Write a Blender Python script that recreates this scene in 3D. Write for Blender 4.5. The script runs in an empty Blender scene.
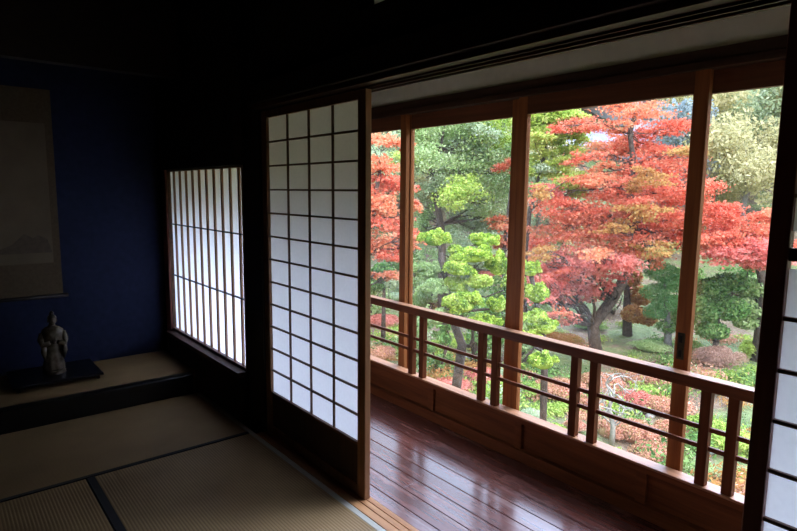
import bpy, math, random
import numpy as np
from mathutils import Vector, Matrix

random.seed(7)
RNG = np.random.default_rng(11)
S = bpy.context.scene
COL = S.collection

# ------------------------------------------------------------------ camera
YAW, PITCH, ROLL, FPX = 0.69184968, 0.1291802, -0.01037082, 568.343
CAM = np.array([-1.4, 0.0, 1.36])
FW = np.array([math.sin(YAW) * math.cos(PITCH), math.cos(YAW) * math.cos(PITCH), -math.sin(PITCH)])
_r = np.cross(FW, [0, 0, 1.0]); _r /= np.linalg.norm(_r)
_d = np.cross(FW, _r)
RT = math.cos(ROLL) * _r + math.sin(ROLL) * _d
DN = -math.sin(ROLL) * _r + math.cos(ROLL) * _d
cd = bpy.data.cameras.new('camera'); cam = bpy.data.objects.new('camera', cd); COL.objects.link(cam)
cam.matrix_world = Matrix(((RT[0], -DN[0], -FW[0], CAM[0]), (RT[1], -DN[1], -FW[1], CAM[1]), (RT[2], -DN[2], -FW[2], CAM[2]), (0, 0, 0, 1)))
cd.sensor_width = 36; cd.lens = FPX / 797 * 36; cd.clip_end = 500; cd.clip_start = .02
S.camera = cam

def at(x, y, d):
    """world point seen at pixel (x, y), d metres in front of the camera"""
    return CAM + (RT * (x - 398.5) / FPX + DN * (y - 265.5) / FPX + FW) * d

# ------------------------------------------------------------------ materials
def nodes(name):
    m = bpy.data.materials.new(name); m.use_nodes = True
    t = m.node_tree; t.nodes.clear()
    return m, t, t.nodes.new('ShaderNodeOutputMaterial')

def N(t, kind, **kw):
    n = t.nodes.new(kind)
    for k, v in kw.items():
        if k in n.inputs.keys(): n.inputs[k].default_value = v
        else: setattr(n, k, v)
    return n

def ramp(t, fac, stops):
    r = t.nodes.new('ShaderNodeValToRGB')
    el = r.color_ramp.elements
    while len(el) < len(stops): el.new(.5)
    for e, (p, c) in zip(el, stops): e.position = p; e.color = (*c, 1)
    t.links.new(fac, r.inputs[0])
    return r.outputs[0]

def wood(name, dark, light, rough=.45, axis='y', fine=34, bump=.15, spec=.4, worn=None, coat=0):
    m, t, out = nodes(name)
    p = N(t, 'ShaderNodeBsdfPrincipled', Roughness=rough)
    p.inputs['Specular IOR Level'].default_value = spec
    p.inputs['Coat Weight'].default_value = coat; p.inputs['Coat Roughness'].default_value = .16
    tc = N(t, 'ShaderNodeTexCoord'); mp = N(t, 'ShaderNodeMapping')
    sc = {'x': (.05, 1, 1), 'y': (1, .05, 1), 'z': (1, 1, .05)}[axis]
    mp.inputs['Scale'].default_value = sc
    n = N(t, 'ShaderNodeTexNoise', Scale=fine, Detail=6.0, Roughness=.65)
    t.links.new(tc.outputs['Object'], mp.inputs[0]); t.links.new(mp.outputs[0], n.inputs['Vector'])
    c = ramp(t, n.outputs[0], [(.3, dark), (.72, light)])
    if worn:
        n2 = N(t, 'ShaderNodeTexNoise', Scale=7.0, Detail=5.0, Roughness=.7)
        mp2 = N(t, 'ShaderNodeMapping'); mp2.inputs['Scale'].default_value = {'x': (.3, 2.5, 1), 'y': (2.5, .3, 1), 'z': (1, 1, .3)}[axis]
        t.links.new(tc.outputs['Object'], mp2.inputs[0]); t.links.new(mp2.outputs[0], n2.inputs['Vector'])
        f = ramp(t, n2.outputs[0], [(.52, (0, 0, 0)), (.72, (1, 1, 1))])
        mx = N(t, 'ShaderNodeMix', data_type='RGBA'); mx.inputs[7].default_value = (*worn, 1)
        t.links.new(f, mx.inputs[0]); t.links.new(c, mx.inputs[6]); c = mx.outputs[2]
        rr = N(t, 'ShaderNodeMapRange'); rr.inputs[3].default_value = rough * .75; rr.inputs[4].default_value = rough * 1.5
        t.links.new(n2.outputs[0], rr.inputs[0]); t.links.new(rr.outputs[0], p.inputs['Roughness'])
    t.links.new(c, p.inputs['Base Color'])
    b = N(t, 'ShaderNodeBump', Strength=bump, Distance=.004)
    t.links.new(n.outputs[0], b.inputs['Height']); t.links.new(b.outputs[0], p.inputs['Normal'])
    t.links.new(p.outputs[0], out.inputs[0])
    return m

def plain(name, c1, c2=None, rough=.8, scale=8, bump=.1, spec=.3, metal=0):
    m, t, out = nodes(name)
    p = N(t, 'ShaderNodeBsdfPrincipled', Roughness=rough, Metallic=metal)
    p.inputs['Specular IOR Level'].default_value = spec
    tc = N(t, 'ShaderNodeTexCoord'); n = N(t, 'ShaderNodeTexNoise', Scale=scale, Detail=6.0)
    t.links.new(tc.outputs['Object'], n.inputs['Vector'])
    t.links.new(ramp(t, n.outputs[0], [(.3, c1), (.7, c2 or c1)]), p.inputs['Base Color'])
    if bump:
        b = N(t, 'ShaderNodeBump', Strength=bump, Distance=.01)
        t.links.new(n.outputs[0], b.inputs['Height']); t.links.new(b.outputs[0], p.inputs['Normal'])
    t.links.new(p.outputs[0], out.inputs[0])
    return m

def leafmat(name, cols, trans=.45, scale=.6):
    """each leaf takes its own colour from the ramp; leaves pass light"""
    m, t, out = nodes(name)
    g = N(t, 'ShaderNodeNewGeometry')
    tc = N(t, 'ShaderNodeTexCoord'); n = N(t, 'ShaderNodeTexNoise', Scale=scale, Detail=2.0)
    t.links.new(tc.outputs['Object'], n.inputs['Vector'])
    ad = N(t, 'ShaderNodeMath', operation='MULTIPLY_ADD'); ad.inputs[1].default_value = .55
    sb = N(t, 'ShaderNodeMath', operation='MULTIPLY_ADD'); sb.inputs[1].default_value = 1.3; sb.inputs[2].default_value = -.42
    t.links.new(n.outputs[0], sb.inputs[0])
    t.links.new(g.outputs['Random Per Island'], ad.inputs[0]); t.links.new(sb.outputs[0], ad.inputs[2])
    k = len(cols)
    c = ramp(t, ad.outputs[0], [((i + .5) / k, q) for i, q in enumerate(cols)])
    d = N(t, 'ShaderNodeBsdfDiffuse'); tr = N(t, 'ShaderNodeBsdfTranslucent')
    mx = N(t, 'ShaderNodeMixShader'); mx.inputs[0].default_value = trans
    t.links.new(c, d.inputs[0]); t.links.new(c, tr.inputs[0])
    t.links.new(d.outputs[0], mx.inputs[1]); t.links.new(tr.outputs[0], mx.inputs[2])
    t.links.new(mx.outputs[0], out.inputs[0])
    return m

def papermat(name, col, trans):
    m, t, out = nodes(name)
    tc = N(t, 'ShaderNodeTexCoord'); n = N(t, 'ShaderNodeTexNoise', Scale=60.0, Detail=4.0)
    t.links.new(tc.outputs['Object'], n.inputs['Vector'])
    c = ramp(t, n.outputs[0], [(.3, tuple(v * .95 for v in col)), (.7, col)])
    d = N(t, 'ShaderNodeBsdfDiffuse'); tr = N(t, 'ShaderNodeBsdfTranslucent')
    mx = N(t, 'ShaderNodeMixShader'); mx.inputs[0].default_value = trans
    t.links.new(c, d.inputs[0]); t.links.new(c, tr.inputs[0])
    t.links.new(d.outputs[0], mx.inputs[1]); t.links.new(tr.outputs[0], mx.inputs[2])
    t.links.new(mx.outputs[0], out.inputs[0])
    return m

def glassmat():
    m, t, out = nodes('window_glass')
    lw = N(t, 'ShaderNodeLayerWeight', Blend=.5)
    pw = N(t, 'ShaderNodeMath', operation='POWER'); pw.inputs[1].default_value = 5
    fr = N(t, 'ShaderNodeMath', operation='MULTIPLY_ADD'); fr.inputs[1].default_value = .96; fr.inputs[2].default_value = .035
    t.links.new(lw.outputs['Facing'], pw.inputs[0]); t.links.new(pw.outputs[0], fr.inputs[0])
    tp = N(t, 'ShaderNodeBsdfTransparent'); tp.inputs[0].default_value = (.96, .985, .97, 1)
    gl = N(t, 'ShaderNodeBsdfGlossy', Roughness=.0)
    mx = N(t, 'ShaderNodeMixShader')
    t.links.new(fr.outputs[0], mx.inputs[0]); t.links.new(tp.outputs[0], mx.inputs[1]); t.links.new(gl.outputs[0], mx.inputs[2])
    # pale veil over the view: haze and reflections put in as diffuse grey
    df = N(t, 'ShaderNodeBsdfDiffuse'); df.inputs[0].default_value = (.8, .8, .8, 1)
    m2 = N(t, 'ShaderNodeMixShader'); m2.inputs[0].default_value = .055
    t.links.new(mx.outputs[0], m2.inputs[1]); t.links.new(df.outputs[0], m2.inputs[2])
    t.links.new(m2.outputs[0], out.inputs[0])
    return m

def tatamimat(axis):
    m, t, out = nodes('tatami_' + axis)
    p = N(t, 'ShaderNodeBsdfPrincipled', Roughness=.62)
    p.inputs['Specular IOR Level'].default_value = .25
    tc = N(t, 'ShaderNodeTexCoord')
    w = N(t, 'ShaderNodeTexWave', Scale=24.0, Distortion=.0); w.bands_direction = axis
    w2 = N(t, 'ShaderNodeTexWave', Scale=110.0, Distortion=.3); w2.bands_direction = 'Y' if axis == 'X' else 'X'
    n = N(t, 'ShaderNodeTexNoise', Scale=3.0, Detail=5.0)
    for q in (w, w2, n): t.links.new(tc.outputs['Object'], q.inputs['Vector'])
    c = ramp(t, n.outputs[0], [(.3, (.25, .155, .068)), (.7, (.34, .22, .10))])
    mx = N(t, 'ShaderNodeMix', data_type='RGBA', blend_type='MULTIPLY'); mx.inputs[0].default_value = .6
    g = ramp(t, w.outputs[0], [(.0, (.42, .36, .28)), (.45, (1, 1, 1))])
    t.links.new(c, mx.inputs[6]); t.links.new(g, mx.inputs[7]); t.links.new(mx.outputs[2], p.inputs['Base Color'])
    b = N(t, 'ShaderNodeBump', Strength=.5, Distance=.002)
    a = N(t, 'ShaderNodeMath', operation='MULTIPLY_ADD'); a.inputs[1].default_value = .25
    t.links.new(w2.outputs[0], a.inputs[0]); t.links.new(w.outputs[0], a.inputs[2])
    t.links.new(a.outputs[0], b.inputs['Height']); t.links.new(b.outputs[0], p.inputs['Normal'])
    t.links.new(p.outputs[0], out.inputs[0])
    return m

M = dict(
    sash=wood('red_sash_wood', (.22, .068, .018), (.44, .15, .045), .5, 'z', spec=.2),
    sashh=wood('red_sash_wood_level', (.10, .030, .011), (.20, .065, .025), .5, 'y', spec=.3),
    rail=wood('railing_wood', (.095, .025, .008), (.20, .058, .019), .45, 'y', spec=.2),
    railz=wood('railing_wood_upright', (.085, .022, .007), (.17, .048, .016), .55, 'z', spec=.12),
    panel=wood('veranda_panel_wood', (.10, .027, .008), (.22, .064, .020), .55, 'y', spec=.12),
    plank=wood('veranda_plank', (.075, .020, .013), (.19, .056, .036), .2, 'y', fine=26, bump=.12, spec=.6, worn=(.26, .13, .10), coat=.8),
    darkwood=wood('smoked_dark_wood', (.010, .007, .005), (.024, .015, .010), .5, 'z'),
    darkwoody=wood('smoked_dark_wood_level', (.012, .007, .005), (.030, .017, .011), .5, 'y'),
    lintel=wood('lintel_wood', (.035, .015, .008), (.075, .032, .016), .55, 'y', spec=.2),
    shojiw=wood('shoji_frame_wood', (.20, .085, .035), (.38, .18, .08), .42, 'z'),
    shojih=wood('shoji_lattice_wood', (.10, .042, .020), (.20, .085, .04), .5, 'y'),
    lit_top=wood('worn_lit_top_wood', (.30, .12, .05), (.52, .25, .12), .36, 'y', spec=.4),  # upward faces: sky light painted into the wood colour, along with wear
    slat=wood('window_slat_wood', (.30, .14, .07), (.50, .26, .14), .5, 'z'),
    shojidark=wood('dark_red_shoji_wood', (.20, .06, .04), (.36, .12, .08), .4, 'z'),
    koshi=wood('shoji_bottom_board', (.045, .020, .010), (.09, .04, .019), .5, 'z'),
    sill=wood('threshold_wood', (.30, .12, .045), (.58, .28, .11), .42, 'y', worn=(.62, .34, .15)),
    pale=wood('pale_edge_board', (.36, .33, .26), (.48, .44, .36), .5, 'y', bump=.05),
    plaster=plain('veranda_plaster', (.76, .68, .48), (.84, .76, .55), .9, 14, .1),
    blue=plain('indigo_plaster', (.014, .019, .050), (.020, .027, .068), .9, 20, .2),
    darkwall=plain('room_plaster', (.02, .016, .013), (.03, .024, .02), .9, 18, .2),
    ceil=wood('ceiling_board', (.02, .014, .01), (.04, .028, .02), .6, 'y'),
    exwall=plain('outer_plaster', (.35, .33, .28), (.42, .40, .34), .9, 6, .1),
    heri=plain('tatami_edge_cloth', (.012, .012, .014), (.02, .02, .022), .8, 300, .1),
    lacquer=plain('black_lacquer', (.006, .006, .007), (.009, .009, .010), .3, 5, 0, .4),
    scroll=plain('scroll_mount', (.11, .075, .04), (.14, .10, .055), .85, 60, .03),
    scrollp=plain('scroll_paper', (.17, .125, .075), (.22, .165, .10), .85, 5, 0),
    ink=plain('scroll_ink', (.10, .075, .05), (.15, .115, .075), .85, 30, 0),
    ceramic=plain('statue_glaze', (.07, .05, .028), (.17, .135, .09), .25, 26, .15, .5),
    brass=plain('dark_bronze', (.06, .05, .035), (.12, .1, .07), .4, 40, .05, .5, .8),
    rock=plain('garden_rock', (.22, .21, .19), (.46, .44, .40), .9, 5, .6),
    bark=plain('brown_bark', (.05, .035, .025), (.13, .10, .08), .9, 14, .5),
    barkgrey=plain('grey_bark', (.16, .15, .13), (.32, .30, .27), .9, 14, .5),
    barkpale=plain('pale_bark', (.26, .24, .20), (.42, .39, .34), .9, 14, .4),
    roof=plain('grey_roof_tile', (.20, .20, .26), (.30, .30, .38), .6, 3, .1),
    white=plain('white_house_wall', (.50, .50, .52), (.58, .58, .62), .9, 2, .05),
    housewin=plain('house_window', (.10, .12, .14), (.16, .18, .2), .2, 3, 0, .5),
    pond=plain('gravel', (.42, .40, .36), (.6, .58, .52), .9, 60, .4),
    red=leafmat('scarlet_maple_leaf', [(.50, .08, .045), (.68, .15, .085), (.78, .22, .13), (.80, .30, .18), (.66, .34, .17)]),
    pinkred=leafmat('rose_red_maple_leaf', [(.52, .10, .08), (.70, .19, .15), (.80, .28, .22), (.80, .38, .30)]),
    orange=leafmat('orange_maple_leaf', [(.62, .16, .07), (.76, .26, .13), (.80, .36, .20), (.64, .42, .20)]),
    brownor=leafmat('russet_leaf', [(.30, .13, .05), (.50, .24, .08), (.62, .36, .12), (.40, .36, .12)]),
    green=leafmat('mid_green_leaf', [(.20, .32, .11), (.34, .47, .18), (.48, .58, .27), (.62, .70, .40)]),
    ygreen=leafmat('yellow_green_leaf', [(.30, .46, .08), (.48, .62, .13), (.62, .70, .20), (.70, .66, .22)]),
    lime=leafmat('lime_needle', [(.09, .20, .03), (.24, .38, .05), (.48, .60, .09), (.74, .80, .22)], .35, 6),
    pine=leafmat('soft_pine_needle', [(.10, .26, .08), (.20, .42, .14), (.32, .52, .20)], .35),
    dark=leafmat('dark_evergreen_leaf', [(.06, .14, .04), (.13, .26, .07), (.24, .38, .12), (.38, .50, .18)], .3),
    azalea=leafmat('autumn_azalea_leaf', [(.34, .30, .12), (.56, .29, .17), (.70, .34, .24), (.74, .44, .30)], .3),
    azgreen=leafmat('green_azalea_leaf', [(.14, .26, .05), (.28, .42, .08), (.44, .56, .13), (.60, .60, .20)], .3),
    azred=leafmat('red_azalea_leaf', [(.48, .16, .11), (.66, .24, .18), (.76, .36, .28)], .3),
    dusty=leafmat('dusty_pink_leaf', [(.26, .17, .13), (.44, .26, .20), (.58, .38, .28), (.42, .40, .22)], .3),
    fern=leafmat('pale_green_leaf', [(.34, .44, .26), (.52, .60, .38), (.68, .74, .56)], .4),
    hillgreen=leafmat('hill_green_leaf', [(.28, .36, .20), (.42, .50, .28), (.54, .60, .38)], .4, .2),
    hillolive=leafmat('hill_olive_leaf', [(.38, .34, .16), (.54, .50, .24), (.68, .60, .34)], .4, .2),
    hillgold=leafmat('hill_gold_leaf', [(.48, .36, .14), (.66, .52, .22), (.72, .64, .34)], .4, .2),
    hillgrey=leafmat('hill_grey_leaf', [(.22, .29, .30), (.34, .40, .40), (.46, .50, .46)], .4, .2),
)
M['paper'] = papermat('shoji_paper', (.80, .775, .755), .40)
M['paper2'] = papermat('brightened_shoji_paper', (.93, .93, .95), .80)  # passes extra light, standing in for brighter daylight behind the slatted window
M['glass'] = glassmat()
M['tatx'] = tatamimat('X'); M['taty'] = tatamimat('Y')

# ------------------------------------------------------------------ mesh helpers
class MB:
    def __init__(s): s.v = []; s.f = []
    def box(s, x0, x1, y0, y1, z0, z1):
        b = len(s.v)
        s.v += [(x, y, z) for z in (z0, z1) for x, y in ((x0, y0), (x1, y0), (x1, y1), (x0, y1))]
        s.f += [tuple(b + i for i in q) for q in ((3, 2, 1, 0), (4, 5, 6, 7), (0, 1, 5, 4), (1, 2, 6, 5), (2, 3, 7, 6), (3, 0, 4, 7))]
        return s
    def quad(s, *p):
        b = len(s.v); s.v += [tuple(q) for q in p]; s.f.append(tuple(range(b, b + len(p)))); return s
    def tube(s, pts, rad, n=7):
        """tapered round limb along pts"""
        pts = [Vector(p) for p in pts]; b0 = len(s.v)
        for i, p in enumerate(pts):
            t = (pts[min(i + 1, len(pts) - 1)] - pts[max(i - 1, 0)]).normalized()
            a = t.cross(Vector((.31, .87, .17))).normalized(); c = t.cross(a)
            r = rad[i] if hasattr(rad, '__len__') else rad
            for k in range(n):
                an = 2 * math.pi * k / n
                s.v.append(tuple(p + (a * math.cos(an) + c * math.sin(an)) * r))
        for i in range(len(pts) - 1):
            for k in range(n):
                a0 = b0 + i * n + k; a1 = b0 + i * n + (k + 1) % n
                s.f.append((a0, a1, a1 + n, a0 + n))
        s.f.append(tuple(b0 + k for k in range(n))[::-1])
        s.f.append(tuple(b0 + (len(pts) - 1) * n + k for k in range(n)))
        return s
    def lathe(s, prof, n=24, c=(0, 0, 0), fn=None):
        b0 = len(s.v)
        for r, z in prof:
            for k in range(n):
                an = 2 * math.pi * k / n
                x, y = r * math.cos(an), r * math.sin(an)
                if fn: x, y = fn(x, y, z, an)
                s.v.append((c[0] + x, c[1] + y, c[2] + z))
        for i in range(len(prof) - 1):
            for k in range(n):
                a0 = b0 + i * n + k; a1 = b0 + i * n + (k + 1) % n
                s.f.append((a0, a1, a1 + n, a0 + n))
        s.f.append(tuple(b0 + k for k in range(n))[::-1])
        s.f.append(tuple(b0 + (len(prof) - 1) * n + k for k in range(n)))
        return s
    def ball(s, c, r, n=14, m=10):
        prof = []
        b0 = len(s.v)
        for i in range(m + 1):
            ph = math.pi * i / m - math.pi / 2
            for k in range(n):
                an = 2 * math.pi * k / n
                s.v.append((c[0] + r[0] * math.cos(ph) * math.cos(an), c[1] + r[1] * math.cos(ph) * math.sin(an), c[2] + r[2] * math.sin(ph)))
        for i in range(m):
            for k in range(n):
                a0 = b0 + i * n + k; a1 = b0 + i * n + (k + 1) % n
                s.f.append((a0, a1, a1 + n, a0 + n))
        return s
    def build(s, name, mat, parent=None, bevel=0, smooth=False, origin=None):
        me = bpy.data.meshes.new(name)
        v = s.v
        if origin is not None: v = [(a - origin[0], b - origin[1], c - origin[2]) for a, b, c in v]
        me.from_pydata(v, [], s.f); me.materials.append(mat)
        if smooth: me.polygons.foreach_set('use_smooth', [True] * len(me.polygons))
        o = bpy.data.objects.new(name, me); COL.objects.link(o)
        if origin is not None: o.location = origin
        if parent is not None:
            o.parent = parent
            if origin is None: o.location = tuple(-c for c in parent.location)
            else: o.location = tuple(a - b for a, b in zip(origin, parent.location))
        if bevel:
            b = o.modifiers.new('bevel', 'BEVEL'); b.width = bevel; b.segments = 2; b.limit_method = 'ANGLE'
        return o

def B(*a): return MB().box(*a)

def struct(o): o['kind'] = 'structure'; return o
def tag(o, label, cat, group=None, kind=None):
    o['label'] = label; o['category'] = cat
    if group: o['group'] = group
    if kind: o['kind'] = kind
    return o
def empty(name, loc):
    o = bpy.data.objects.new(name, None); COL.objects.link(o); o.location = tuple(float(c) for c in loc)
    o.empty_display_size = .1
    return o

# ------------------------------------------------------------------ foliage
def tmpl(kind):
    if kind == 'maple':
        a = [90, 112, 138, 160, 190, 262, 278, 350, 20, 42, 68]
        r = [1, .38, .88, .36, .72, .30, .30, .72, .36, .88, .38]
        return np.array([[q * math.cos(math.radians(t)), q * math.sin(math.radians(t)), 0] for t, q in zip(a, r)]) * .62
    if kind == 'oval':
        return np.array([[0, -1, 0], [.42, -.3, .06], [.36, .45, .04], [0, 1, -.08], [-.36, .45, .04], [-.42, -.3, .06]]) * .55
    if kind == 'tuft':
        return np.array([[-.16, -.6, 0], [.16, -.6, 0], [.05, .8, .0], [-.05, .8, 0]]) * .6
    return np.array([[-.5, -.4, 0], [.5, -.5, 0], [.35, .5, 0], [-.45, .4, 0]])

def leaf_mesh(name, pts, nrm, size, kind, mat, extra=None):
    T = tmpl(kind); k = len(T); n = len(pts)
    nrm = nrm / (np.linalg.norm(nrm, axis=1, keepdims=True) + 1e-9)
    u = np.cross(nrm, RNG.normal(size=(n, 3))); u /= (np.linalg.norm(u, axis=1, keepdims=True) + 1e-9)
    w = np.cross(nrm, u)
    sz = (size * RNG.uniform(.65, 1.25, n))[:, None, None]
    V = pts[:, None, :] + sz * (T[None, :, 0:1] * u[:, None, :] + T[None, :, 1:2] * w[:, None, :] + T[None, :, 2:3] * nrm[:, None, :])
    V = V.reshape(-1, 3); nv = len(V)
    me = bpy.data.meshes.new(name)
    ev = ef = 0
    if extra:
        EV = np.array(extra.v); ev = len(EV); V = np.vstack([V, EV])
    me.vertices.add(len(V)); me.vertices.foreach_set('co', V.astype(np.float32).ravel())
    loops = list(range(nv)) if not extra else list(range(nv)) + [i + nv for f in extra.f for i in f]
    starts = np.arange(0, nv, k)
    if extra:
        ls = np.array([len(f) for f in extra.f]); es = nv + np.concatenate([[0], np.cumsum(ls)[:-1]])
        starts = np.concatenate([starts, es])
    me.loops.add(len(loops)); me.loops.foreach_set('vertex_index', np.array(loops, dtype=np.int32))
    me.polygons.add(len(starts)); me.polygons.foreach_set('loop_start', starts.astype(np.int32))
    me.update(calc_edges=True); me.validate()
    me.materials.append(mat)
    return me

def ellip(c, r, n, shell=.0, up=False):
    d = RNG.normal(size=(n, 3)); d /= np.linalg.norm(d, axis=1, keepdims=True)
    if up: d[:, 2] = np.abs(d[:, 2])
    q = RNG.uniform(shell, 1, n) ** (1 / 2.2)
    return np.asarray(c) + d * q[:, None] * np.asarray(r), d

def curve_pts(a, b, n, wob, sag=0.0):
    a, b = np.asarray(a, float), np.asarray(b, float)
    L = np.linalg.norm(b - a); out = []
    w1 = RNG.normal(size=3) * wob * L; w2 = RNG.normal(size=3) * wob * .6 * L
    for i in range(n + 1):
        t = i / n
        out.append(a + (b - a) * t + w1 * math.sin(math.pi * t) + w2 * math.sin(2 * math.pi * t) + np.array([0, 0, sag * L * math.sin(math.pi * t)]))
    return out

def tree(name, label, cat, trunk, rads, clumps, mats, size, kind, dens=1.0, bark='bark', layer=True, group=None, twigs=4, flat=.5, tilt=.8, br=.28, fill=0, thick=1.0):
    """trunk: world points; clumps: (px, py, rx_px, ry_px, depth, material key)"""
    root = empty(name, trunk[0]); tag(root, label, cat, group)
    bb = MB().tube(trunk, rads, 9); foli = {}
    tp = [np.asarray(p, float) for p in trunk]
    if fill:
        extra = []
        for (px, py, rx, ry, d, mk) in clumps:
            for _ in range(fill): extra.append((px + random.uniform(-1, 1) * rx, py + random.uniform(-1.4, 1.4) * ry, rx * random.uniform(.4, .7), ry * random.uniform(.5, .9), d + random.uniform(-1, 2), mk if random.random() < .8 else random.choice(clumps)[5]))
        clumps = clumps + extra
    for (px, py, rx, ry, d, mk) in clumps:
        c = at(px, py, d); s = d / FPX
        R = np.array([rx * s, rx * s, ry * s * thick])
        # the limb that carries this clump leaves the trunk lower down
        best = min(range(len(tp)), key=lambda i: np.linalg.norm(tp[i] - c) + (5 if tp[i][2] > c[2] + .3 else 0) + (.8 if i == 0 else 0))
        r0 = (rads[best] if hasattr(rads, '__len__') else rads) * br
        limb = curve_pts(tp[best], c - np.array([0, 0, R[2] * .3]), 6, .07, .04)
        bb.tube(limb, [max(r0 * (1 - i / 7.5), .008) for i in range(7)], 5)
        n = int(dens * 1.25 * rx * ry * (4.2 * s * 0 + 1) * (0.11 / size * d / 14) ** -2 * 1.0) if False else int(dens * 150.0 * rx * ry * (s / size) ** 2)
        n = max(n, 60)
        if layer:
            K = max(7, int(rx * ry / 22)); cs, _ = ellip(c, R * 1.0, K)
            for q in cs:
                tw = curve_pts(limb[4], q, 4, .10)
                bb.tube(tw, [r0 * .38, r0 * .3, r0 * .22, r0 * .14, .006], 4)
            idx = RNG.integers(0, K, n)
            lr = R * np.array([.48, .48, .30])
            d3 = RNG.normal(size=(n, 3)) * .55
            pts = cs[idx] + d3 * lr
            pts[:, 2] -= .25 * lr[2] * (d3[:, 0] ** 2 + d3[:, 1] ** 2)
            nr = np.array([0, 0, 1.0]) + RNG.normal(size=(n, 3)) * tilt
        else:
            pts, dd = ellip(c, R, n, .3)
            for _ in range(twigs):
                q, _n = ellip(c, R * .8, 1); bb.tube(curve_pts(limb[4], q[0], 4, .1), [r0 * .35, r0 * .28, r0 * .2, r0 * .12, .006], 4)
            nr = dd * .8 + RNG.normal(size=(n, 3)) * tilt
        foli.setdefault(mk, []).append((pts, nr))
    bb.build('trunk', M[bark], root, smooth=True)
    for mk, L in foli.items():
        me = leaf_mesh('foliage', np.vstack([a for a, _ in L]) - np.array(root.location), np.vstack([b for _, b in L]), size, kind, M[mk])
        o = bpy.data.objects.new('foliage', me); COL.objects.link(o); o.parent = root
    return root

# ================================================================== THE ROOM
# sub floor and tatami
struct(B(-4.6, -.1, -1.9, 5.0, -.12, -.055).build('floor', M['darkwoody']))
def tatami(x0, x1, y0, y1, axis, label, edges):
    root = empty('tatami_mat', ((x0 + x1) / 2, (y0 + y1) / 2, -.055))
    tag(root, label, 'tatami mat', 'tatami mats on the room floor')
    B(x0 + .001, x1 - .001, y0 + .001, y1 - .001, -.055, 0).build('woven_surface', M['tatx' if axis == 'X' else 'taty'], root, bevel=.003)
    for e in edges:
        if e == 'L': b = B(x0, x0 + .032, y0 + .001, y1 - .001, -.04, .0018)
        if e == 'R': b = B(x1 - .024, x1, y0 + .001, y1 - .001, -.04, .0018)
        if e == 'N': b = B(x0 + .001, x1 - .001, y0, y0 + .022, -.04, .0018)
        if e == 'F': b = B(x0 + .001, x1 - .001, y1 - .022, y1, -.04, .0018)
        b.build('cloth_edge', M['heri'], root)
tatami(-.91, -.09, 1.05, 2.885, 'X', 'straw tatami mat lying along the sliding screen, lit bright at its near corner', 'L')
tatami(-1.84, -.09, 2.89, 3.715, 'Y', 'straw tatami mat lying crosswise against the raised alcove step', 'N')
tatami(-1.74, -.915, 1.05, 2.885, 'X', 'straw tatami mat at the bottom left of the view, left of the dark edge cloth', '')
struct(B(-.09, -.062, -1.8, 3.71, -.055, -.0005).build('trim_1', M['pale'], bevel=.002))
# threshold with its two running grooves
th = MB()
for a, b, z in ((-.060, -.022, .001), (-.022, -.018, -.006), (-.018, .010, .001), (.010, .014, -.006), (.014, .040, .001)):
    th.box(a, b, -1.8, 2.86, -.11, z)
struct(th.build('trim_2', M['sill'], bevel=.0015))

# shoji wall: pillars, lintel, walls
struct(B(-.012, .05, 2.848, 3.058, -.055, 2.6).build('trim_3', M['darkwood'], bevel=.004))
struct(B(-.035, .06, 4.345, 4.449, -.055, 2.6).build('trim_4', M['shojidark'], bevel=.004))
wr = MB().box(-.06, .05, 3.058, 4.345, -.055, .27).box(-.06, .05, 3.058, 4.345, 1.50, 2.6).box(-.04, .06, -1.9, 2.848, 1.86, 2.06)
wr.box(-.04, .06, 1.90, 2.848, 2.06, 2.6).box(-.04, .06, -1.9, 1.90, 2.45, 2.6).box(-.04, .06, -1.9, -.62, -.1, 1.86).box(-.04, .06, -1.9, -.7, 2.06, 2.45)
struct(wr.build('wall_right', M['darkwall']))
kam = MB().box(-.05, .001, -1.8, 2.86, 1.779, 1.86).box(.001, .07, -1.8, 2.86, 1.785, 1.86)
kam.box(-.003, .002, -1.8, 2.86, 1.772, 1.785).box(.031, .039, -1.8, 2.86, 1.770, 1.785).box(.065, .075, -1.8, 2.86, 1.770, 1.785)
struct(kam.build('trim_5', M['lintel'], bevel=.001))
struct(B(-.075, -.05, -1.8, 2.86, 1.80, 1.90).build('trim_6', M['darkwoody'], bevel=.003))
# rest of the room
struct(MB().box(-4.6, -.0, 4.45, 4.55, -.12, 2.7).build('wall_back', M['blue']))
struct(MB().box(-4.6, -4.5, -1.9, 4.45, -.12, 2.7).build('wall_left', M['darkwall']))
struct(MB().box(-4.6, .05, -2.0, -1.9, -.12, 2.7).build('wall_front', M['darkwall']))
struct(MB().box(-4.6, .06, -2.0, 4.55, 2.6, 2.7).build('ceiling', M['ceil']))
struct(B(-4.5, -.1, 3.72, 3.80, 2.05, 2.6).build('trim_7', M['darkwoody']))

# alcove: raised floor with lacquered front beam
struct(B(-4.5, -.061, 3.80, 4.45, -.055, .125).build('alcove_floor', M['taty']))
struct(B(-4.5, -.10, 3.72, 3.80, -.055, .127).build('alcove_front_beam', M['lacquer'], bevel=.006))

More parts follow.
